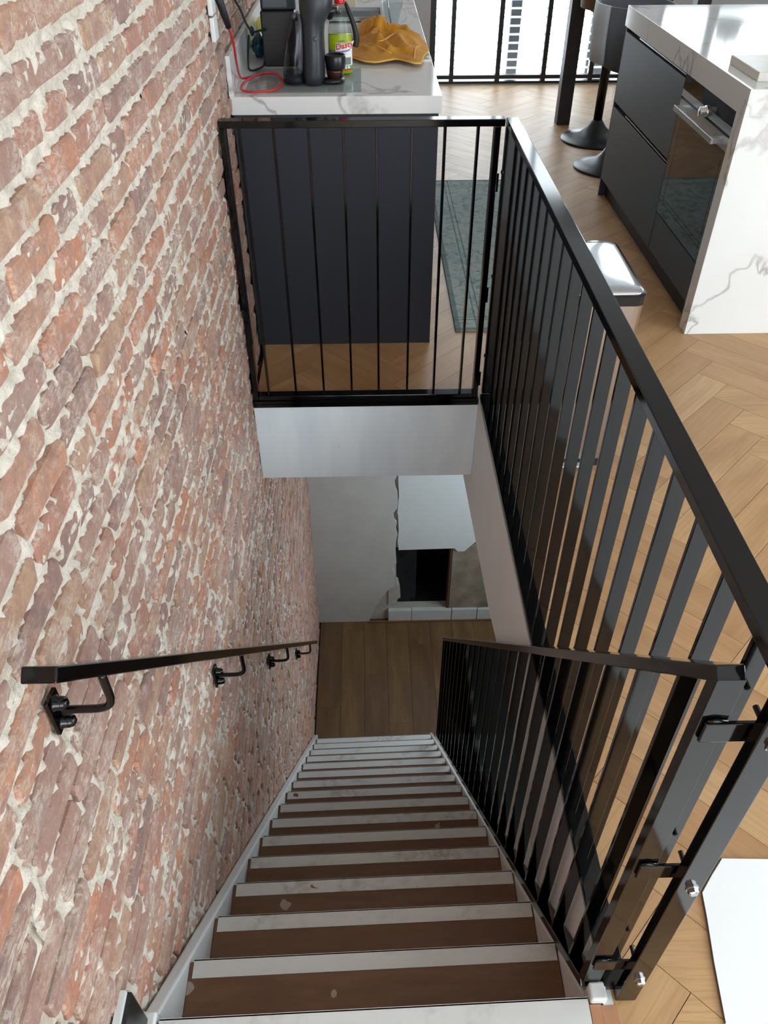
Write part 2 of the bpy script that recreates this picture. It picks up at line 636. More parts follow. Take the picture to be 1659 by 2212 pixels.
def brick_geo(L, h, tilt=True):
    P = brick_poly(L, h)
    n = len(P)
    d = R_(-.002, .0035)
    tx, tz = (R_(-.02, .02), R_(-.05, .05)) if tilt else (0, 0)
    f = 1 - R_(.06, .14) * .05 / max(L, .05)
    front = [(d + p[0] * tx + p[1] * tz, p[0] * (1 - .007 / L), p[1] * (1 - .008 / h)) for p in P]
    mid = [(d - .005 + R_(-.0015, .001), p[0], p[1]) for p in P]
    back = [(-.03, p[0] * .98, p[1] * .96) for p in P]
    fs = [tuple(range(n))]
    for a in (0, n):
        fs += [(a + i, a + n + i, a + n + (i + 1) % n, a + (i + 1) % n) for i in range(n)]
    return front + mid + back, fs


def vis_area(b):
    y, L, zc, h = b
    ps = [proj((0, yy, zz)) for yy, zz in ((y, zc - h / 2), (y + L, zc - h / 2), (y + L, zc + h / 2), (y, zc + h / 2))]
    if any(p is None for p in ps):
        return 0
    cx, cy = sum(p[0] for p in ps) / 4, sum(p[1] for p in ps) / 4
    if not (-25 < cx < 700 and -25 < cy < 2230):
        return 0
    if zc < nose(y) + .02 and y < 3.3:
        return 0
    return abs(sum(ps[i][0] * ps[(i + 1) % 4][1] - ps[(i + 1) % 4][0] * ps[i][1] for i in range(4))) / 2


ranked = sorted(bricks, key=vis_area, reverse=True)
single, rest = ranked[:300], ranked[300:]
VARS = []
for i in range(64):
    big = i < 46
    L, h = (R_(.18, .203), R_(.046, .052)) if big else (R_(.087, .108), R_(.046, .052))
    vs, fs = brick_geo(L, h)
    me = bpy.data.meshes.new('brick')
    me.from_pydata(vs, [], fs)
    me.materials.append(MATS['brick_single'])
    VARS.append((L, h, big, me))
for (y, L, zc, h) in single:
    vL, vh, big, me = random.choice([v for v in VARS if v[2] == (L > .14)])
    o = bpy.data.objects.new('brick', me)
    COL.objects.link(o)
    o.parent = wall_left
    o.location = (R_(-.002, .002) + xo(y, zc), y + L / 2, zc)
    o.scale = (1, L / vL, h / vh)
    if random.random() < .5:
        o.rotation_euler = (math.pi, 0, 0)
mb = MB()
tones = []
for (y, L, zc, h) in rest:
    if y + L > RY1:
        continue
    vs, fs = brick_geo(L, h)
    mb.add([(v[0] + xo(y, zc), v[1] + y + L / 2, v[2] + zc) for v in vs], fs)
    tones += [random.random()] * len(fs)
bf = mb.build('brick_field', 'brick_field', wall_left, kind='stuff')
at_ = bf.data.attributes.new('brick_tone', 'FLOAT', 'FACE')
at_.data.foreach_set('value', tones)

# ------------------------------------------------------------------ room shell
fl = MB()
fl.box(XW + .02, RX1, RY0, YD + .03, -.36, -.012)
fl.box(0, RX1, YD + .03, RY1, -.36, -.012)
fl.box(0, XW + .02, RY0, Y0 - .06, -.36, -.012)
floor = struct(fl.build('floor', 'shadow_gap'), 'upper floor of oak planks laid in herringbone')
c_ = MB().box(RX0 - .2, RX1 + .2, RY0 - .2, RY1 + .2, RZ, RZ + .15).build('ceiling', 'ceiling_paint')
struct(c_, 'plain white ceiling of the upper room')
rw = MB()
for a, b, c, d in ((RY0, -1.5, -.3, RZ), (1.9, RY1, -.3, RZ), (-1.5, 1.9, -.3, .5), (-1.5, 1.9, 2.5, RZ)):
    rw.box(RX1, RX1 + .15, a, b, c, d)
struct(rw.build('wall_right', 'room_paint'), 'plain painted wall on the right of the room')


def wall_with_holes(mbq, y0, y1, holes, x0=RX0, x1=RX1, z0=-.3, z1=RZ):
    xs = sorted({x0, x1, *[h[0] for h in holes], *[h[1] for h in holes]})
    zs = sorted({z0, z1, *[h[2] for h in holes], *[h[3] for h in holes]})
    for a, b in zip(xs, xs[1:]):
        for c, d in zip(zs, zs[1:]):
            if not any(h[0] <= (a + b) / 2 <= h[1] and h[2] <= (c + d) / 2 <= h[3] for h in holes):
                mbq.box(a, b, y0, y1, c, d)
    return mbq


struct(wall_with_holes(MB(), RY1, RY1 + .2, [(1.03, 2.76, 0, 3.1), (2.95, 4.1, 1.42, 3.1)]).build('wall_far', 'room_paint'), 'grey backlit wall around the tall window')
struct(wall_with_holes(MB(), RY0 - .2, RY0, [(.2, 4.1, .08, 3.0)]).build('wall_back', 'room_paint'), 'wall with a wide window behind the viewer')


def window(name, label, x0, x1, y, z0, z1, mull, rails, fw_=.05):
    r = bpy.data.objects.new(name, None)
    COL.objects.link(r)
    r.location = ((x0 + x1) / 2, y, z0)
    ROOT[r.name] = Vector(r.location)
    struct(r, label)
    for a, b, c, d in ((x0, x0 + fw_, z0, z1), (x1 - fw_, x1, z0, z1)):
        MB().box(a, b, y, y + .06, c, d).build('frame_post', 'black_satin', r)
    for a, b in rails:
        MB().box(x0 + fw_, x1 - fw_, y, y + .06, a, b).build('frame_rail', 'black_satin', r)
    for a, b in mull:
        MB().box(a, b, y - .002, y + .05, z0, z1).build('mullion', 'black_satin', r)
    MB().box(x0 + fw_, x1 - fw_, y + .03, y + .034, z0, z1).build('pane', 'window_glass', r)
    return r


w1 = window('window_1', 'tall black framed window with pale horizontal slats outside', 1.03, 2.76, RY1 + .02, 0, 3.1, [(1.211, 1.247), (1.613, 1.652), (2.016, 2.055), (2.43, 2.47)], [(0, .018), (.036, .066), (3.05, 3.1)])
window('window_2', 'high side window beyond the kitchen island', 2.95, 4.1, RY1 + .02, 1.42, 3.1, [(3.38, 3.46)], [(1.42, 1.47), (3.05, 3.1)])
window('window_3', 'wide window behind the viewer', .2, 4.1, RY0 - .1, .08, 3.0, [(1.5, 1.56), (2.7, 2.76)], [(.08, .14), (2.94, 3.0)])
w4 = bpy.data.objects.new('window_added', None)  # invented window, put in so more light enters the near room
COL.objects.link(w4)
w4.location = (RX1 + .05, .2, .5)
ROOT[w4.name] = Vector(w4.location)
struct(w4, 'added window for fill light in the right wall outside the view')
for a, b, c, d in ((-1.5, -1.45, .5, 2.5), (1.85, 1.9, .5, 2.5), (.17, .23, .5, 2.5), (-1.45, 1.85, .5, .55), (-1.45, 1.85, 2.45, 2.5)):
    MB().box(RX1 + .04, RX1 + .09, a, b, c, d).build('frame_bar', 'black_satin', w4)
MB().box(RX1 + .06, RX1 + .064, -1.45, 1.85, .55, 2.45).build('pane', 'window_glass', w4)
for i in range(46):
    zz = .085 + i * .0645
    MB().box(1.06, 2.74, RY1 + .16, RY1 + .185, zz, zz + .012).build('slat', 'slat_white', w1)
post = MB().box(1.77, 1.86, RY1 + .40, RY1 + .46, -.3, 3.2).build('outside_post', 'outside_grey')
tag(post, 'dark post outside seen in pieces between the window slats', 'post')
scr = MB().box(2.5, 2.74, RY1 + .42, RY1 + .46, -.3, 3.2)
tag(scr.build('outside_screen', 'outside_grey'), 'dark panel outside the window beside the far stool', 'panel')

# herringbone planks
PW, PL, GAP = .131, .606, .0007
s2 = math.sqrt(2)
O = Vector(((1.94 + 2.579) / s2 - PL, (2.579 - 1.94) / s2))


def clip(poly, f):
    out = []
    for i in range(len(poly)):
        a, b = poly[i], poly[(i + 1) % len(poly)]
        fa, fb = f(a), f(b)
        if fa >= 0:
            out.append(a)
        if (fa >= 0) != (fb >= 0):
            q = fa / (fa - fb)
            out.append((a[0] + (b[0] - a[0]) * q, a[1] + (b[1] - a[1]) * q))
    return out


def area(p):
    return abs(sum(p[i][0] * p[(i + 1) % len(p)][1] - p[(i + 1) % len(p)][0] * p[i][1] for i in range(len(p)))) / 2 if len(p) > 2 else 0


WX, WYA, WYB = XW + .006, Y0 - .05, YD + .035
planks = []
for a in range(-70, 90):
    for b in range(-14, 16):
        for typ in (0, 1):
            ou, ov = O.x + a * PW + b * PL, O.y + a * PW - b * PL
            if typ == 0:
                u0, u1, v0, v1 = ou, ou + PL, ov, ov + PW
            else:
                u0, u1, v0, v1 = ou + PL, ou + PL + PW, ov + PW - PL, ov + PW
            u0 += GAP; u1 -= GAP; v0 += GAP; v1 -= GAP
            P = [((u - v) / s2, (u + v) / s2) for u, v in ((u0, v0), (u1, v0), (u1, v1), (u0, v1))]
            if max(p[0] for p in P) < .01 or min(p[0] for p in P) > 4.2 or max(p[1] for p in P) < RY0 or min(p[1] for p in P) > RY1:
                continue
            for f in (lambda p: p[0] - .012, lambda p: RX1 - p[0], lambda p: p[1] - RY0, lambda p: RY1 - .002 - p[1]):
                P = clip(P, f)
                if len(P) < 3:
                    break
            if len(P) < 3:
                continue
            inside = clip(clip(clip(P, lambda p: WX - p[0]), lambda p: p[1] - WYA), lambda p: WYB - p[1])
            if len(inside) > 2 and area(inside) > 1e-6:
                opts = [clip(P, lambda p: p[0] - WX), clip(P, lambda p: p[1] - WYB), clip(P, lambda p: WYA - p[1])]
                opts = [opts[0], clip(opts[1], lambda p: WX - p[0]), clip(opts[2], lambda p: WX - p[0])]
                for Q in opts:
                    if area(Q) > 2e-4:
                        planks.append((Q, typ))
                continue
            if area(P) < 2e-4:
                continue
            planks.append((P, typ))


def pvis(P):
    ps = [proj((p[0], p[1], 0)) for p in P]
    if any(p is None for p in ps):
        return 0
    cx, cy = sum(p[0] for p in ps) / len(ps), sum(p[1] for p in ps) / len(ps)
    if not (-60 < cx < 1720 and -40 < cy < 2260):
        return 0
    if sum(p[0] for p in P) / len(P) > 1.95 and sum(p[1] for p in P) / len(P) > 3.2:
        return .01 * area(ps)
    return area(ps)


planks.sort(key=lambda q: pvis(q[0]), reverse=True)
ob = MB()
for i, (P, typ) in enumerate(planks):
    if i < 300:
        cx, cy = sum(p[0] for p in P) / len(P), sum(p[1] for p in P) / len(P)
        ang = math.pi / 4 if typ == 0 else -math.pi / 4
        ca, sa = math.cos(-ang), math.sin(-ang)
        Q = [((p[0] - cx) * ca - (p[1] - cy) * sa, (p[0] - cx) * sa + (p[1] - cy) * ca) for p in P]
        o = MB().prism(Q, 'z', -.0115, R_(-.0004, .0)).build('plank', 'oak')
        o.parent = floor
        o.location = (cx, cy, 0)
        o.rotation_euler = (0, 0, ang)
    else:
        ob.prism(P, 'z', -.0115, 0)
ob.build('plank_field', 'oak', floor, kind='stuff')
# threshold board at the stair head, right end
tb = MB().box(.878, .9, .3, Y0, -.02, .0005).box(.9, .93, .3, Y0 - .002, -.012, .0008)

# stairwell right face (edge of the floor slab) and the far fascia
pw = MB().prism([(Y0 - .06, -.0), (Y0 - .06, -.44), (1.3, -.446), (1.83, -.463), (2.0, -.50), (2.45, -.545), (2.97, -.595), (4.2, -.62), (4.2, -.37), (YD + .03, -.37), (YD + .03, 0)], 'x', XW, XW + .02)
struct(pw.build('wall_stairwell', 'stairwell_paint'), 'painted side of the stairwell under the level railing')
struct(MB().box(.0, XW, YD, YD + .03, -.394, -.03).build('trim_1', 'fascia_paint', bevel=.002), 'white fascia board across the far end of the stairwell')
tr = MB().box(.0, XW, YD - .004, YD + .04, -.03, -.016).box(.0, XW, YD, YD + .04, -.016, -.012).box(.0, XW, YD - .006, YD + .04, -.012, 0)
struct(tr.build('trim_2', 'black_gloss'), 'black grooved edge strip above the white fascia')
struct(MB().box(0, 2.4, YD + .035, YF + .5, -.40, -.365).build('ceiling_lower', 'ceiling_paint'), 'ceiling of the lower hall')
# black skirting on the landing with its caulk line
sk = MB().box(.004, .02, -2.3, .518, 0, .158).build('baseboard_left', 'black_satin', bevel=.002)
struct(sk, 'black skirting board on the landing against the bricks')
MB().box(.0, .012, -2.3, .516, .158, .172).build('caulk', 'white_paint', sk)

# ------------------------------------------------------------------ lower hall
lf = struct(MB().box(-.02, 2.6, .3, 5.6, LZ - .1, LZ - .006).build('floor_lower', 'shadow_gap'), 'brown wood plank floor of the lower hall')
x, row = .012, 0
while x < 2.4:
    yy = 1.2 - (row * .47 % 1.25)
    while yy < YF + .02:
        a, b = max(yy, 1.2), min(yy + 1.25, YF + .02)
        if b - a > .03:
            MBq = MB().box(-(b - a) / 2 + .0006, (b - a) / 2 - .0006, -.0935, .0935, -.006, 0)
            o = MBq.build('plank', 'lower_oak')
            o.parent = lf
            o.location = (x + .0945, (a + b) / 2, LZ)
            o.rotation_euler = (0, 0, math.pi / 2)
        yy += 1.25
    x += .189
    row += 1
struct(MB().box(2.4, 2.5, .3, YF + .5, LZ, -.365).build('wall_right_lower', 'lower_plaster'), 'right wall of the lower hall')
struct(MB().box(0, 2.4, .2, .3, LZ, -.365).build('wall_near_lower', 'lower_plaster'), 'wall of the lower hall under the stair head')
wl = wall_with_holes(MB(), YF + .035, YF + .12, [(.60, 1.122, -3.40, -2.66)], -.1, 2.5, LZ - .05, -.36).build('wall_far_lower', 'cement_pale')
struct(wl, 'damaged lower hall wall with stripped plaster and a dark opening')
edge = [(.662, -1.9), (.643, -1.948), (.651, -2.011), (.667, -2.06), (.671, -2.157), (.665, -2.22), (.634, -2.273), (.644, -2.333), (.664, -2.359), (.657, -2.428), (.671, -2.49), (.659, -2.57), (.656, -2.651), (.665, -2.809), (.634, -2.856), (.655, -2.943), (.649, -3.08), (.601, -3.119), (.531, -3.239), (.482, -3.341), (.452, -3.446), (.432, LZ)]
MB().prism([(-.05, LZ), (-.05, -.4), (.662, -.4)] + edge, 'y', YF, YF + .035).build('plaster_panel', 'lower_plaster', wl, bevel=.002)
board = [(.672, -.4), (2.4, -.4), (2.4, -2.5), (1.40, -2.5), (1.29, -2.594), (1.211, -2.690), (1.157, -2.69), (1.13, -2.655), (.682, -2.664), (.672, -2.57), (.68, -2.45), (.674, -2.3), (.668, -2.26), (.678, -2.1), (.672, -1.95)]
MB().prism(board, 'y', YF + .004, YF + .035).build('plaster_board', 'board_white', wl)
MB().prism([(1.118, -3.40), (1.118, -2.67), (1.2, -2.70), (1.3, -2.62), (1.5, -2.5), (2.4, -2.5), (2.4, -3.40)], 'y', YF + .02, YF + .036).build('cement_patch', 'cement', wl)
MB().prism([(.60, -3.33), (.673, -3.316), (.679, -3.265), (.704, -3.245), (.70, -3.183), (.685, -3.102), (.668, -3.082), (.66, -2.72), (.60, -2.70)], 'y', YF + .025, YF + .12).build('broken_edge', 'cement_pale', wl)
for a, b in ((.60, .80), (.803, 1.144), (1.15, 1.365), (1.371, 1.58), (1.586, 1.80), (1.806, 2.02)):
    MB().prism([(a, LZ), (b, LZ), (b, LZ + .135 + R_(-.004, .004)), ((a + b) / 2, LZ + .137), (a, LZ + .135 + R_(-.004, .004))], 'y', YF - .004, YF + .035).build('glazed_tile', 'glazed_tile', wl, bevel=.002)
struct(MB().box(.43, 2.4, YF - .018, YF - .004, LZ, LZ + .012).build('trim_3', 'lower_oak'), 'thin wood strip at the foot of the broken wall')
rc = MB()
rc.box(.55, 1.25, YF + .55, YF + .57, -3.5, -2.5).box(.5, .55, YF + .12, YF + .57, -3.5, -2.5).box(1.25, 1.3, YF + .12, YF + .57, -3.5, -2.5).box(.5, 1.3, YF + .12, YF + .57, -3.52, -3.42).box(.5, 1.3, YF + .12, YF + .57, -2.62, -2.5)
rc.build('recess', 'recess_black', wl)
jb = MB().box(.60, .79, YF + .125, YF + .14, -3.42, -2.62).box(.79, .84, YF + .14, YF + .17, -3.42, -2.62).build('metal_door', 'metal_dark', wl)
MB().lathe((.755, YF + .124, -3.04), [(.012, 0), (.012, -.004)], 12, 'y').build('lock', 'recess_black', jb)
MB().box(.715, .75, YF + .115, YF + .125, -2.86, -2.74).box(.70, .78, YF + .112, YF + .12, -2.75, -2.735).build('latch', 'recess_black', jb)
MB().box(1.104, 1.122, YF + .02, YF + .125, -3.40, -2.66).build('opening_edge', 'door_edge', wl)

# ------------------------------------------------------------------ staircase
st = thing('staircase', 'steep closed staircase with brown treads and worn white nosing strips', 'staircase', (.46, 1.9, LZ))
SK = .022


def shear(mbq):
    mbq.v = [(v[0], v[1] + (v[0] - .46) * SK, v[2]) for v in mbq.v]
    return mbq


for k in range(0, 16):
    z0, yn = -k * RS, Y0 + k * G
    if k:
        tr_ = shear(MB().box(.034, .8795, yn - G - .035, yn, z0 - .03, z0)).build('tread', 'tread_brown', st, bevel=.003)
        sp = shear(MB().box(.044, .876, yn - .036, yn + .003, z0, z0 + .002).box(.044, .876, yn + .0005, yn + .004, z0 - .02, z0 + .002)).build('nosing_strip', 'nosing_paint', tr_)
    else:
        tr_ = shear(MB().box(.036, .8795, yn - .16, yn, -.03, -.001)).build('landing_board', 'tread_brown', st, bevel=.003)
        shear(MB().box(.040, .876, yn - .05, yn + .003, 0, .002).box(.040, .876, yn + .0005, yn + .004, -.02, .002)).build('nosing_strip', 'nosing_paint', tr_)
    shear(MB().box(.034, .8795, yn - .04, yn - .025, z0 - RS, z0 - .03)).build('riser', 'tread_brown', st)


def stringer(name, x0, x1, top, mat, ya=.545):
    ye = 3.42
    P = [(ya, nose(ya) + top), (ya, nose(ya) - .30), (ye - .2, LZ), (ye, LZ), (ye, nose(ye) + top)]
    return MB().prism(P, 'x', x0, x1).build(name, mat, st, bevel=.006, seg=3)


stringer('stringer', .004, .034, .0, 'white_paint', .53)
stringer('stringer', .880, .903, -.004, 'stairwell_paint', .535)
MB().box(.880, .912, .527, .56, -.06, .02).build('stringer_block', 'white_paint', st, bevel=.004)
plain('bare_wood', (182, 132, 98), .6, var=.12, vscale=18)
struct(tb.build('trim_4', 'bare_wood'), 'bare brown board beside the top nosing strip')
MB().box(.0, .034, .505, .531, -.1, .012).build('stringer_block', 'white_paint', st, bevel=.004)

# ------------------------------------------------------------------ railings
BT = .008  # flat bar thickness
BV = .0018


def bolt(parent, c, sgn=-1, r=.0085, thread=True):
    hx = MB().lathe((c[0], c[1], c[2]), [(r * 1.25, 0), (r * 1.25, sgn * .002), (r, sgn * .002), (r, sgn * .009), (r * .7, sgn * .011)], 6, 'y').build('bolt', 'zinc', parent)
    if thread:
        MB().lathe((c[0], c[1] + .028, c[2]), [(r * .5, 0), (r * .5, .03)], 8, 'y').build('threaded_end', 'black_satin', hx)


# level railing along the right side
X0, X1 = .916, .956
YN = .53
lr = thing('level_railing', 'long level black steel railing with flat bars beside the stairwell', 'railing', (.936, 1.6, 0))
MB().box(X0, X1, YN, YD + .02, ZT - .02, ZT).build('top_rail', 'black_gloss', lr, bevel=BV)
MB().box(X0 - .008, X1, YN + .02, YD, 0, .02).build('bottom_rail', 'black_gloss', lr, bevel=BV)
MB().box(X0 + .014, X1 + .014, YN, YN + .02, .0, ZT - .02).build('post', 'black_gloss', lr, bevel=BV)
MB().box(X0, X1, YD - .002, YD + .018, .02, ZT - .02).build('post', 'black_gloss', lr, bevel=BV)
y = .602
while y < YD - .05:
    MB().box(X0 + .006, X1 - .005, y, y + BT, .02, ZT - .02).build('baluster', 'black_gloss', lr, bevel=.001, seg=1)
    y += .1075
for zc in (.117, .503, .896):
    bolt(lr, (.953, YN, zc))
for zc in (.20, .52, .88):
    MB().lathe((X0, YD - .012, zc), [(.009, 0), (.008, -.004), (.004, -.007)], 12, 'x').build('cap_nut', 'black_gloss', lr, smooth=True)

# short railing across the far end
er = thing('end_railing', 'short black steel railing panel with eight thin bars across the stairwell end', 'railing', (.45, YD + .02, 0))
XL, XR = .004, .900
MB().box(XL, XR + .012, YD, YD + .04, ZT - .022, ZT).build('top_rail', 'black_gloss', er, bevel=BV)
MB().box(XL + .02, XR - .02, YD, YD + .04, .0, .02).build('bottom_rail', 'black_gloss', er, bevel=BV)
MB().box(XL, XL + .02, YD, YD + .04, .0, ZT - .022).build('post', 'black_gloss', er, bevel=BV)
MB().box(XR - .02, XR, YD, YD + .04, .0, ZT - .022).build('post', 'black_gloss', er, bevel=BV)
for xx in (.066, .175, .286, .397, .504, .617, .723, .829):
    MB().box(xx - .004, xx + .004, YD + .006, YD + .034, .02, ZT - .022).build('baluster', 'black_gloss', er, bevel=.001, seg=1)
for zc in (.085, .44, .84):
    MB().box(-.004, XL, YD - .012, YD + .02, zc - .045, zc + .045).build('wall_bracket', 'black_gloss', er, bevel=BV)
    MB().box(XR, .907, YD + .006, YD + .012, zc - .03, zc + .03).build('link_plate', 'black_gloss', er)

# sloped railing down the stairs
sr = thing('stair_railing', 'sloped black steel railing panel with upright bars following the stairs down', 'railing', (.886, 1.7, -1.2))
SX0, SX1 = .868, .904
YA, YE = .56, 2.96
SS = 1.175
zb = lambda y: -.010 - SS * (y - YA)
zt = lambda y: 1.018 - SS * (y - YA)
th = .02 * math.sqrt(1 + SS * SS)


def sloped(fz, d, ya, yb, x0=SX0, x1=SX1):
    cp = .0152
    return MB().hexa([(x, y + (0 if lo else cp), fz(y + (0 if lo else cp)) - (d if lo else 0)) for lo in (1, 0) for y in (ya, yb) for x in (x0, x1)])


sloped(zt, th, YA, YE).build('top_rail', 'black_gloss', sr, bevel=BV)
sloped(lambda y: zb(y) + th, th, YA, YE).build('bottom_rail', 'black_gloss', sr, bevel=BV)


def upright(name, y0, y1, x0=SX0, x1=SX1):
    return MB().hexa([(x0, y0, zb(y0) + th * .9), (x1, y0, zb(y0) + th * .9), (x0, y1, zb(y1) + th * .9), (x1, y1, zb(y1) + th * .9),
                      (x0, y0, zt(y0) - th * .9), (x1, y0, zt(y0) - th * .9), (x0, y1, zt(y1) - th * .9), (x1, y1, zt(y1) - th * .9)]).build(name, 'black_gloss', sr, bevel=.001, seg=1)


upright('end_post', YA, YA + .02)
upright('end_post', YE - .02, YE)
y = .640
while y < YE - .06:
    upright('baluster', y, y + BT, SX0 + .004, SX1 - .005)
    y += .1075
for zc in (.117, .507, .890):
    pl = MB().box(SX0 + .006, .95, YA - .007, YA - .001, zc - .02, zc + .02).build('bolt_plate', 'black_gloss', sr, bevel=BV)
    MB().tube([(SX0 + .008, YA - .003, zc + .021), (SX0 + .02, YA - .003, zc + .0225), (SX0 + .034, YA - .003, zc + .021)], [.002, .003, .002], 8).build('weld', 'black_gloss', pl, smooth=True)

# handrail on the brick wall
hr = thing('handrail', 'black steel handrail sloping down the brick wall on four brackets', 'handrail', (.09, 2.0, -.7))
HX0, HX1 = .061, .103
hz = lambda y: 1.003 - 1.19 * (y - .591)
HT = .02 * math.sqrt(1 + 1.19 ** 2)
HYA, HYE = .562, 3.33
CP = .0153
MB().hexa([(x, y + (0 if lo else CP), hz(y + (0 if lo else CP)) - (HT if lo else 0)) for lo in (1, 0) for y in (HYA, HYE) for x in (HX0, HX1)]).build('rail', 'black_gloss', hr, bevel=.002)
for yb, zp in ((.685, .783), (1.437, -.125), (2.213, -1.045), (3.02, -2.0)):
    bk = MB().prism([(yb - .018, zp + .036), (yb + .018, zp + .030), (yb + .018, zp - .044), (yb - .018, zp - .038)], 'x', .002, .009).build('bracket', 'black_gloss', hr, bevel=.0015)
    zr = hz(yb) - HT + .004
    pth = [(.009, yb, zp), (.05, yb, zp), (.072, yb, zp + .002), (.085, yb, zp + .010), (.090, yb, zp + .026), (.090, yb, (zp + zr) / 2 + .01), (.090, yb, zr)]
    MB().tube(smooth_path(pth, 4), .0062, 10).build('bracket_arm', 'black_gloss', bk, smooth=True)
    for dz, dy in ((.021, -.004), (-.022, -.004)):
        MB().lathe((.009, yb + dy, zp + dz), [(.0125, 0), (.0125, .004), (.0105, .006), (.0105, .013), (.008, .019), (.003, .022)], 14, 'x').build('dome_nut', 'black_gloss', bk, smooth=True)

# ------------------------------------------------------------------ kitchen counter on the left
kc = thing('kitchen_counter', 'dark navy base cabinet standing beyond the short railing', 'cabinet', (.37, 4.8, 0))
CY0, CY1, CX1 = 3.142, 6.7, .748
MB().box(-.014, CX1 - .01, CY0, CY0 + .02, 0, .94).build('end_panel', 'navy', kc, bevel=.0015)
MB().box(.012, CX1 - .06, CY0 + .02, CY1, .0, .94).build('body', 'navy', kc)
for i in range(6):
    a = CY0 + .022 + i * .59
    MB().box(CX1 - .058, CX1 - .036, a, a + .586, .1, .93).build('door', 'navy', kc, bevel=.0015)
wt = thing('marble_worktop', 'white veined marble worktop on the dark navy cabinet by the brick wall', 'worktop', (.37, 4.8, .94))
MB().box(-.018, CX1, CY0 - .004, CY1, .94, 1.0).build('slab', 'marble', wt, bevel=.0015)
tag(MB().box(-.020, -.003, CY0, CY1, 1.0, 1.13).build('marble_upstand', 'marble', bevel=.001), 'narrow white marble upstand along the bricks above the worktop', 'upstand')

# glass board
gb = MB().box(.03, .455, 3.19, 3.56, 1.0005, 1.005).build('glass_cutting_board', 'board_glass')
tag(gb, 'clear glass cutting board lying under the pod coffee machine', 'cutting board')
ZB = 1.0055
# pod coffee machine, facing right
pm = thing('pod_coffee_machine', 'rounded charcoal pod coffee machine with smoky water tank at its back', 'coffee machine', (.27, 3.35, ZB))


def ering(cx, cy, z, rx, ry, n=28, e=2.6):
    out = []
    for i in range(n):
        a = 2 * math.pi * i / n
        c, s_ = math.cos(a), math.sin(a)
        out.append((cx + rx * math.copysign(abs(c) ** (2 / e), c), cy + ry * math.copysign(abs(s_) ** (2 / e), s_), z))
    return out


CYM = 3.35
MB().loft([ering(.278, CYM, ZB, .040, .075), ering(.278, CYM, 1.03, .042, .078), ering(.282, CYM, 1.10, .041, .074), ering(.283, CYM, 1.16, .040, .068), ering(.285, CYM, 1.195, .042, .066), ering(.290, CYM, 1.215, .050, .068), ering(.297, CYM, 1.24, .060, .070), ering(.300, CYM, 1.27, .063, .070), ering(.298, CYM, 1.30, .058, .064), ering(.296, CYM, 1.325, .042, .048), ering(.295, CYM, 1.335, .015, .018)]).build('body', 'plastic_charcoal', pm, smooth=True)
MB().loft([ering(.345, CYM, 1.205, .008, .014), ering(.350, CYM, 1.225, .022, .030), ering(.352, CYM, 1.245, .026, .034)]).build('brew_head', 'plastic_black', pm, smooth=True)
MB().lathe((.375, CYM, 1.222), [(.010, 0), (.011, .008)], 14).build('spout', 'plastic_black', pm, smooth=True)
MB().lathe((.292, CYM - .0745, 1.155), [(.007, .004), (.007, -.001), (.004, -.002)], 16, 'y').build('button', 'plastic_grey', pm, smooth=True)
tk = MB().loft([ering(.205, CYM, ZB + .001, .042, .066), ering(.206, CYM, 1.04, .043, .068), ering(.213, CYM, 1.10, .040, .064), ering(.224, CYM, 1.16, .033, .056), ering(.232, CYM, 1.205, .022, .046), ering(.236, CYM, 1.225, .016, .036)]).build('water_tank', 'tank_plastic', pm, smooth=True)
MB().loft([ering(.205, CYM, ZB, .0405, .0645), ering(.206, CYM, 1.032, .0415, .066)]).build('tank_base', 'plastic_grey', tk, smooth=True)
MB().loft([ering(.226, CYM - .02, 1.205, .006, .012), ering(.218, CYM - .02, 1.216, .010, .016), ering(.222, CYM - .02, 1.228, .008, .014)]).build('tank_grip', 'plastic_grey', tk, smooth=True)
MB().loft([ering(.345, CYM, ZB, .048, .058), ering(.345, CYM, 1.016, .048, .058)]).build('base_plate', 'plastic_black', pm, smooth=True)
MB().lathe((.357, CYM, 1.016), [(.030, 0), (.032, .02), (.033, .028)], 24).build('cup', 'coffee_glass', pm, smooth=True)
MB().lathe((.360, CYM, 1.046), [(.036, 0), (.038, .004), (.038, .042), (.036, .046), (.033, .046), (.032, .040)], 28).build('drip_tray', 'plastic_black', pm, smooth=True)
# tall black machine behind
tw = thing('coffee_grinder_tower', 'tall black boxy appliance standing behind the pod coffee machine', 'appliance', (.118, 3.70, 1.0))
MB().box(.066, .200, 3.60, 3.82, 1.0, 1.193).build('body', 'plastic_black', tw, bevel=.006)
MB().box(.069, .205, 3.61, 3.82, 1.193, 1.36).build('head', 'metal_dark', tw, bevel=.006)
MB().box(.080, .172, 3.602, 3.61, 1.205, 1.34).build('display_panel', 'plastic_grey', tw)
# spray bottle
sb = thing('spray_bottle', 'clear spray bottle of yellow cleaner with red collar and printed label', 'bottle', (.377, 3.48, 1.0))
BC = (.377, 3.48)


def bring(z, rx, ry):
    return ering(BC[0], BC[1], z, rx, ry, 32, 2.3)


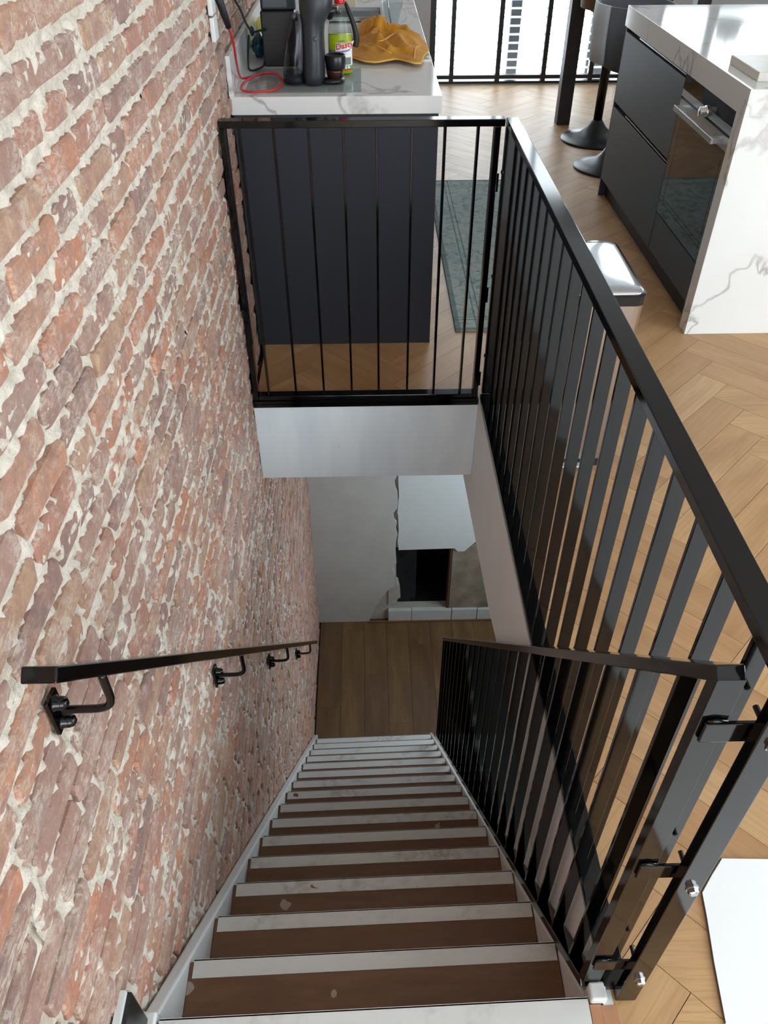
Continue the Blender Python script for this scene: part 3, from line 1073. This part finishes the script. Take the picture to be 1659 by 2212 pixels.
BPROF = [(1.001, .040, .028), (1.006, .046, .034), (1.10, .047, .035), (1.13, .046, .034), (1.16, .043, .032), (1.19, .036, .028), (1.21, .027, .023), (1.228, .019, .018), (1.236, .017, .017)]
MB().loft([bring(*p) for p in BPROF]).build('bottle', 'bottle_plastic', sb, smooth=True)
MB().loft([bring(z_, a - .002, b - .002) for z_, a, b in ((1.003, .040, .028), (1.008, .046, .034), (1.10, .047, .035), (1.136, .0455, .0335))]).build('liquid', 'yellow_liquid', sb, smooth=True)
MB().lathe((BC[0] + .003, BC[1], 1.234), [(.020, 0), (.0205, .003), (.0205, .03), (.018, .034)], 24).build('collar', 'red_plastic', sb, smooth=True)
MB().box(.355, .43, 3.465, 3.495, 1.268, 1.31).build('spray_head', 'label_white', sb, bevel=.006)
MB().tube(smooth_path([(.399, 3.50, 1.236), (.410, 3.495, 1.215), (.430, 3.495, 1.165), (.440, 3.495, 1.12), (.434, 3.495, 1.09)], 5), [.006 + .006 * min(1, i / 14) for i in range(21)], 10).build('trigger', 'rubber', sb, smooth=True)


def wrap(x, z, off=.0006):
    # x measured along the label front, mapped on the superellipse front (facing the viewer, -y)
    rx, ry = .047, .035
    u = max(-.98, min(.98, x / rx))
    yy = BC[1] - ry * (1 - abs(u) ** 2.3) ** (1 / 2.3)
    return (BC[0] + x, yy - off, z)


def label_patch(name, mat, x0, x1, z0, z1, off, parent, n=10):
    m_ = MB()
    vs = [wrap(x0 + (x1 - x0) * i / n, zz, off) for zz in (z0, z1) for i in range(n + 1)]
    m_.add(vs, [(i, i + 1, n + 2 + i, n + 1 + i) for i in range(n)])
    return m_.build(name, mat, parent, smooth=True)


lb = label_patch('label', 'label_white', -.018, .045, 1.022, 1.098, .0006, sb)
label_patch('label_back', 'label_grey', -.045, -.018, 1.04, 1.088, .0006, lb)
label_patch('label_stripe', 'label_green', -.018, .045, 1.022, 1.034, .0009, lb)
label_patch('label_band', 'label_red', -.018, .045, 1.017, 1.0215, .0009, lb)
label_patch('label_field', 'label_grey', .010, .040, 1.037, 1.062, .0009, lb)


def lettering(txt, mat, size, x, z, slope, parent, off=.0012, bold=0.0):
    cu = bpy.data.curves.new('lettering', 'FONT')
    cu.body = txt
    cu.size = size
    cu.offset = bold
    cu.resolution_u = 3
    o = bpy.data.objects.new('lettering', cu)
    COL.objects.link(o)
    bpy.context.view_layer.update()
    me = bpy.data.meshes.new_from_object(o.evaluated_get(bpy.context.evaluated_depsgraph_get()))
    bpy.data.objects.remove(o)
    m_ = MB()
    m_.add([wrap(x + v.co.x, z + v.co.y + v.co.x * slope, off) for v in me.vertices], [tuple(p.vertices) for p in me.polygons])
    bpy.data.meshes.remove(me)
    return m_.build('lettering', mat, parent)


lettering('Dasty', 'label_white', .0285, -.0165, 1.0885, .16, lb, .0011, .0022)
lettering('Dasty', 'label_red', .0285, -.0165, 1.0885, .16, lb, .0018, .0008)
lettering('classic', 'label_blue', .009, -.004, 1.1135, .16, lb, .0018, .0001)
lettering('Dégraissant', 'label_blue', .0115, -.0175, 1.0755, .16, lb, .0016, .0003)
lettering('super dégraissant', 'label_red', .0055, -.015, 1.069, .12, lb, .0016)
for i in range(4):
    lab = MB()
    lab.add([wrap(-.004 + i * .012 + .0045 * math.cos(a * math.pi / 5), 1.028 + .0045 * math.sin(a * math.pi / 5), .0015) for a in range(10)], [tuple(range(10))])
    lab.build('label_dot', 'label_white', lb)

# mustard towel heap
N = 110
tm = MB()
out = [(.405, 3.70), (.43, 4.30), (.47, 4.50), (.53, 4.48), (.58, 4.20), (.64, 4.28), (.70, 4.18), (.735, 3.98), (.742, 3.80), (.715, 3.70), (.69, 3.54), (.655, 3.58), (.60, 3.64), (.52, 3.60), (.46, 3.62)]
ox, oy = .575, 3.92
vs, fs = [], []
NA, NR = 96, 26
for j in range(NR + 1):
    for i in range(NA):
        a = 2 * math.pi * i / NA
        d = Vector((math.cos(a), math.sin(a)))
        best = .1
        for q in range(len(out)):
            p1, p2 = Vector(out[q]) - Vector((ox, oy)), Vector(out[(q + 1) % len(out)]) - Vector((ox, oy))
            e = p2 - p1
            den = d.x * e.y - d.y * e.x
            if abs(den) > 1e-9:
                t_ = (p1.x * e.y - p1.y * e.x) / den
                w_ = (p1.x * d.y - p1.y * d.x) / den
                if t_ > 0 and -1e-6 <= w_ <= 1.000001:
                    best = max(best, t_)
        rr = (j / NR) ** .8
        x, y = ox + d.x * best * rr, oy + d.y * best * rr
        dome = (1 - rr ** 2.4)
        rd = lambda q: 1 - abs(math.sin(q))
        fold = .030 * rd(x * 17 + y * 5 + 2.6 * noise.noise(Vector((x * 7, y * 4, 3)))) ** 1.5 + .018 * rd(x * 9 - y * 15 + 3 * noise.noise(Vector((x * 9, y * 6, 9)))) ** 2
        fold0 = abs(noise.noise(Vector((x * 12 + y * 5, y * 6 - x * 6, 1.3)))) * .085 + abs(noise.noise(Vector((x * 30 - y * 9, y * 14, 7)))) * .045
        z_ = 1.006 + dome * (.034 + fold) + (.022 if y > 4.05 else 0) * dome + .010 * rr ** 6 * (1 + noise.noise(Vector((a * 3, 2, 5))))
        vs.append((x, y, z_))
for j in range(NR):
    for i in range(NA):
        fs.append((j * NA + i, j * NA + (i + 1) % NA, (j + 1) * NA + (i + 1) % NA, (j + 1) * NA + i))
tow = thing('towel', 'crumpled mustard yellow towel lying on the marble worktop', 'towel', (ox, oy, 1.0))
tm.add(vs, fs)
tc = tm.build('cloth', 'towel_cotton', tow, smooth=True)
sd = tc.modifiers.new('thick', 'SOLIDIFY')
sd.thickness, sd.offset = .004, -1
MB().tube([Vector(p) for p in vs[NR * NA:]], .0035, 6, True).build('hem', 'towel_hem', tow, smooth=True)


def on_towel(x, y):
    return min(vs, key=lambda p: (p[0] - x) ** 2 + (p[1] - y) ** 2)[2]


for path in ([(.50, 4.10), (.535, 4.02), (.54, 3.90), (.52, 3.80), (.55, 3.78), (.60, 3.90), (.64, 4.0)], [(.66, 3.94), (.70, 3.80), (.68, 3.72), (.67, 3.60)], [(.47, 3.86), (.52, 3.74), (.58, 3.68)]):
    pp = smooth_path([(a, b, on_towel(a, b) + .003) for a, b in path], 5)
    MB().tube(pp, .003, 6).build('fold_edge', 'towel_hem', tow, smooth=True)
MB().box(.708, .748, 3.675, 3.76, 1.0005, 1.004).build('care_tag', 'label_white', tow)
MB().box(.722, .736, 3.70, 3.72, 1.004, 1.0044).build('tag_print', 'label_grey', tow)
# glass mug
gm = thing('glass_mug', 'clear tapered glass mug with a handle and spoon behind the towel', 'mug', (.607, 4.40, 1.0))
MB().lathe((.607, 4.42, 1.0), [(.030, 0), (.033, .006), (.052, .10), (.054, .102), (.0515, .10), (.030, .010), (.001, .008)], 28, caps=False).build('glass', 'drink_glass', gm, smooth=True)
MB().tube(smooth_path([(.650, 4.42, 1.075), (.672, 4.42, 1.065), (.674, 4.42, 1.035), (.658, 4.42, 1.018), (.640, 4.42, 1.02)], 5), .004, 8).build('handle', 'drink_glass', gm, smooth=True)
MB().tube([(.60, 4.43, 1.012), (.575, 4.45, 1.16)], [.004, .005], 8).build('spoon', 'steel', gm, smooth=True)
# tray and box further back
ty = thing('drainer_tray', 'shallow steel tray with pale rim behind the towel', 'tray', (.42, 4.68, 1.0))
MB().box(.30, .565, 4.52, 4.80, 1.0, 1.006).build('tray_floor', 'metal_dark', ty)
for a, b, c, d in ((.30, .565, 4.79, 4.80), (.30, .31, 4.52, 4.79), (.555, .565, 4.52, 4.79), (.31, .555, 4.52, 4.53)):
    MB().box(a, b, c, d, 1.006, 1.022).build('rim', 'steel', ty)
cb = thing('storage_box', 'cream box with pale lid at the back of the worktop', 'box', (.37, 4.95, 1.0))
MB().box(.31, .43, 4.88, 5.02, 1.0, 1.05).build('box_body', 'cream_box', cb, bevel=.004)
MB().box(.305, .435, 4.875, 5.025, 1.05, 1.065).build('lid', 'stone_board', cb, bevel=.003)
# crumpled teal bag, sponge, cables, socket
tg = MB()
rings = []
for j in range(9):
    z_ = 1.001 + .092 * j / 8
    rr = math.sin(math.pi * (.18 + .78 * j / 8))
    rings.append([(.030 + (.030 * rr) * math.cos(a) * (1 + .5 * noise.noise(Vector((math.cos(a) * 3, math.sin(a) * 3, j * .9)))), 3.80 + (.07 * rr) * math.sin(a) * (1 + .6 * noise.noise(Vector((math.cos(a) * 2, 5 + math.sin(a) * 2, j)))), z_) for a in [2 * math.pi * i / 20 for i in range(20)]])
tgb = thing('teal_bag', 'crumpled dark teal plastic bag beside the tall black appliance', 'bag', (.036, 3.80, 1.0))
tg.loft(rings).build('bag', 'teal_plastic', tgb, smooth=True)
MB().loft([[(.012 + .010 * math.cos(a) * s_, 3.74 + .014 * math.sin(a) * s_, z_) for a in [2 * math.pi * i / 12 for i in range(12)]] for z_, s_ in ((1.085, .6), (1.10, 1.1), (1.115, .9), (1.12, .3))]).build('knot', 'teal_plastic', tgb, smooth=True)
tag(MB().box(.004, .062, 3.95, 4.05, 1.0, 1.105).build('sponge_pack', 'yellow_soft', bevel=.01, seg=3), 'pale yellow sponge pack behind the teal bag', 'sponge')
ws = thing('wall_socket', 'white double wall socket on the bricks above the worktop', 'socket', (.006, 2.85, 1.28))
MB().box(.0, .014, 2.795, 2.868, 1.235, 1.30).build('plate', 'white_paint', ws, bevel=.003)
MB().box(.0, .014, 2.795, 2.868, 1.305, 1.37).build('plate', 'white_paint', ws, bevel=.003)
rcab = thing('red_cable', 'red charging cable with black plug looped on the worktop', 'cable', (.05, 3.1, 1.0))
MB().tube([(.016, 2.880, 1.345), (.026, 2.886, 1.33), (.034, 2.90, 1.29), (.04, 2.915, 1.255)], [.009, .013, .012, .009], 10).build('plug', 'rubber', rcab, smooth=True)
lp = [(.04, 2.915, 1.255), (.043, 2.96, 1.20), (.034, 3.04, 1.13), (.016, 3.20, 1.06), (.006, 3.36, 1.012), (.040, 3.395, 1.011), (.086, 3.44, 1.011), (.134, 3.424, 1.011), (.158, 3.336, 1.011), (.154, 3.226, 1.011), (.12, 3.18, 1.011), (.063, 3.162, 1.011), (.028, 3.18, 1.011), (.014, 3.235, 1.011), (.026, 3.32, 1.014), (.075, 3.41, 1.017), (.125, 3.41, 1.017), (.150, 3.36, 1.012)]
MB().tube(smooth_path(lp, 6), .0042, 8).build('cord', 'red_cable', rcab, smooth=True)
bcab = thing('black_cable', 'black power cable from the wall plug to the tall appliance', 'cable', (.06, 3.2, 1.0))
MB().tube([(.016, 2.880, 1.362), (.03, 2.93, 1.36), (.044, 3.02, 1.33)], [.010, .013, .007], 10).build('plug', 'rubber', bcab, smooth=True)
MB().tube(smooth_path([(.044, 3.02, 1.33), (.05, 3.15, 1.27), (.048, 3.3, 1.20), (.05, 3.45, 1.15), (.066, 3.56, 1.135), (.085, 3.594, 1.13)], 6), .004, 8).build('cord', 'rubber', bcab, smooth=True)
bc2 = MB().tube(smooth_path([(.0, 3.72, 1.09), (.0, 3.66, 1.06), (.002, 3.6, 1.02), (.010, 3.545, 1.006), (.03, 3.52, 1.005), (.06, 3.585, 1.005), (.063, 3.64, 1.01)], 6), .0035, 8).build('thin_black_cord', 'rubber', smooth=True)
tag(bc2, 'thin black cord looping by the teal bag', 'cord')

# ------------------------------------------------------------------ kitchen island on the right
IX0, IX1, IY0, IY1 = 1.89, 2.85, 3.187, 4.955
iw = thing('island_worktop', 'thick white marble island worktop with waterfall end panel', 'worktop', (2.37, 4.0, .9))
MB().box(IX0, IX1, IY0, IY1, .905, 1.0).build('slab', 'marble', iw, bevel=.0015)
MB().box(IX0, IX1, IY0, IY0 + .077, 0, .905).build('waterfall_panel', 'marble', iw, bevel=.0015)
isl = thing('kitchen_island', 'anthracite kitchen island cabinet with two wide drawers', 'cabinet', (2.37, 4.1, 0))
MB().box(1.955, IX1, 3.9, 4.94, .0, .90).build('body', 'plinth', isl)
MB().box(1.955, IX1, IY0 + .08, 3.9, .0, .285).build('body', 'plinth', isl)
MB().box(IX0 + .012, IX1, 4.944, 4.962, 0, .90).build('side_panel', 'navy', isl)
for za, zb_ in ((.532, .880), (.105, .505)):
    d_ = MB().box(IX0 + .010, IX0 + .032, 3.902, 4.942, za, zb_).build('drawer', 'anthracite', isl, bevel=.0015)
    MB().box(IX0 + .016, IX0 + .040, 3.92, 4.70, zb_ + .008, zb_ + .013).build('grip_profile', 'steel', d_)
MB().box(IX0 + .034, 1.955, 3.9, 4.94, .105, .90).build('grip_recess', 'recess_black', isl)
MB().box(IX0 + .012, IX0 + .032, 3.268, 3.898, .105, .285).build('lower_panel', 'anthracite', isl, bevel=.0015)
MB().box(IX0 + .05, 1.955, 3.268, 4.94, 0, .10).build('kickboard', 'plinth', isl)
ov = thing('built_in_oven', 'black glass built in oven with steel bar handle and knob', 'oven', (1.95, 3.58, .29))
OX = IX0 + .010
OA, OB = 3.268, 3.896
MB().box(OX + .004, 2.4, OA, OB, .29, .90).build('body', 'metal_dark', ov)
MB().box(OX, OX + .02, OA, OB, .840, .902).build('control_panel', 'oven_glass', ov)
MB().box(OX - .002, OX + .02, OA, OB, .812, .840).build('steel_strip', 'steel', ov)
dr = MB().box(OX, OX + .02, OA, OB, .294, .752).build('door', 'oven_glass', ov)
MB().box(OX - .002, OX + .02, OA, OB, .752, .802).build('door_trim', 'steel', dr)
hd = MB().box(OX - .052, OX - .040, 3.33, 3.83, .768, .790).build('handle', 'steel', dr, bevel=.0015)
for yy in (3.33, 3.79):
    MB().box(OX - .040, OX - .001, yy, yy + .04, .770, .788).build('handle_foot', 'steel', hd)
MB().box(OX - .0008, OX, OA + .045, OB - .05, .34, .715).build('window', 'oven_glass', dr)
MB().box(OX - .0012, OX - .0002, OB - .062, OB - .056, .34, .715).build('glass_edge', 'metal_dark', dr)
kn = MB().lathe((OX, 3.575, .826), [(.024, 0), (.024, -.006), (.019, -.008), (.018, -.03), (.015, -.033)], 24, 'x').build('knob', 'steel_mirror', ov, smooth=True)
MB().box(OX - .040, OX - .028, 3.572, 3.579, .812, .842).build('knob_grip', 'steel_mirror', kn)
tag(MB().box(1.955, 2.40, 3.30, 3.60, 1.0, 1.032).build('stone_board', 'stone_board', bevel=.003), 'pale stone serving board lying on the island worktop', 'board')

# ------------------------------------------------------------------ rug, bin, stools, table, lamps, sheet
rg = MB()
hx_, hy_ = .3915, .9925
rg.box(-hx_, hx_, -hy_, hy_, 0, .008)
rug = rg.build('runner_rug', 'rug_weave', bevel=.003)
rug.location = (.862 + hx_, 4.229, .0005)
tag(rug, 'worn green grey patterned runner rug between counter and island', 'rug')
bn = thing('pedal_bin', 'rectangular brushed steel pedal bin with polished lid beside the railing', 'bin', (1.18, 2.43, 0))


def rrect(x0, x1, y0, y1, z, r=.035, n=6):
    out = []
    for cx, cy, a0 in ((x1 - r, y0 + r, -90), (x1 - r, y1 - r, 0), (x0 + r, y1 - r, 90), (x0 + r, y0 + r, 180)):
        for i in range(n + 1):
            a = math.radians(a0 + 90 * i / n)
            out.append((cx + r * math.cos(a), cy + r * math.sin(a), z))
    return out


bx = (1.04, 1.322, 2.235, 2.65)
grow = lambda g_: (bx[0] - g_, bx[1] + g_, bx[2] - g_, bx[3] + g_)
MB().loft([rrect(*grow(-.004), 0), rrect(*grow(-.004), .03)]).build('base', 'rubber', bn, smooth=False)
MB().loft([rrect(*grow(-.006), .03), rrect(*grow(0), .622)]).build('body', 'steel_brushed', bn, bevel=0)
MB().loft([rrect(*grow(.003), .622), rrect(*grow(.004), .652), rrect(*grow(-.002), .656)]).build('rim', 'plastic_black', bn)
MB().loft([rrect(*grow(-.004), .654), rrect(*grow(-.005), .660), rrect(*grow(-.014), .6645), rrect(*grow(-.05), .668), rrect(*grow(-.09), .6695), rrect(*grow(-.13), .670)]).build('lid', 'steel_mirror', bn, smooth=True)
MB().box(1.13, 1.23, 2.205, 2.235, .012, .022).build('pedal', 'steel', bn, bevel=.002)


def stool(c, r, zseat, seat_mat, rim_mat, label):
    s_ = thing('bar_stool', label, 'stool', (c[0], c[1], 0), 'bar stools by the island')
    MB().lathe((c[0], c[1], 0), [(r, 0), (r, .008), (r * .97, .014), (r * .72, .030), (r * .45, .052), (r * .27, .088), (r * .17, .122), (.034, .135)], 40).build('base', 'black_satin', s_, smooth=True)
    MB().lathe((c[0], c[1], .13), [(.031, 0), (.031, zseat - .13)], 20).build('pole', 'black_satin', s_, smooth=True)
    MB().lathe((c[0], c[1], zseat), [(.04, -.002), (.10, .006), (.165, .04), (.205, .10), (.225, .20), (.228, .36), (.210, .36), (.205, .22), (.19, .14), (.02, .12)], 40).build('seat_shell', seat_mat, s_, smooth=True)
    pr = [(.229, .06), (.238, .16), (.243, .28), (.240, .365), (.226, .365), (.224, .20), (.209, .06)]
    MB().loft([[(c[0] + r_ * math.cos(a), c[1] + r_ * math.sin(a), zseat + h_) for r_, h_ in pr] for a in [math.radians(120 + 6 * k) for k in range(17)]]).build('seat_rim', rim_mat, s_, smooth=True)
    return s_


stool((2.13, 6.07), .245, .76, 'seat_tan', 'seat_tan', 'tan bar stool on a black trumpet base near the window')
stool((2.085, 5.46), .23, .575, 'seat_grey', 'seat_light', 'grey upholstered bar stool half hidden behind the island')
tb_ = thing('bar_table', 'dark wooden bar table with a thick square leg', 'table', (2.4, 6.9, 0))
for a, b in ((1.923, 6.44), (2.80, 6.44), (2.80, 7.25)):
    MB().box(a, a + .098, b, b + .098, 0, .96).build('leg', 'dark_wood', tb_, bevel=.002)
MB().box(1.90, 2.93, 6.42, 7.37, .96, 1.01).build('table_top', 'dark_wood', tb_, bevel=.003)
for (lx, ly, zb_, lab) in ((3.22, 6.84, 1.375, 'black pendant lamp over the bar table'), (3.75, 6.84, 1.375, 'black pendant lamp nearer the right wall')):
    pd = thing('pendant_lamp', lab, 'lamp', (lx, ly, RZ), 'pendant lamps')
    MB().lathe((lx, ly, zb_), [(.14, 0), (.142, .004), (.12, .05), (.085, .07), (.08, .16), (.02, .175), (.02, .17), (.072, .15), (.078, .068), (.11, .044), (.136, .0)], 32, caps=False).build('shade', 'lamp_black', pd, smooth=True)
    MB().tube([(lx, ly, zb_ + .17), (lx, ly, RZ)], .004, 8).build('cord', 'lamp_black', pd)
    MB().lathe((lx, ly, RZ - .03), [(.05, 0), (.05, .029)], 20).build('canopy', 'lamp_black', pd)
sh = MB().prism([(1.131, .486), (1.10, .2), (1.06, -.8), (1.10, -2.4), (2.5, -2.4), (2.45, .79), (1.338, .801), (1.234, .805), (1.20, .77), (1.166, .732), (1.159, .679), (1.145, .594)], 'z', .0008, .004)
sho = thing('protective_sheet', 'white protective sheet lying on the floor in the corner', 'sheet', (1.4, .5, 0))
sh.build('sheet', 'sheet_white', sho)
MB().tube([(1.131, .486, .004), (1.145, .594, .004), (1.159, .679, .004), (1.166, .732, .004), (1.20, .77, .004), (1.234, .805, .004)], .0016, 6).build('torn_edge', 'sheet_edge', sho)
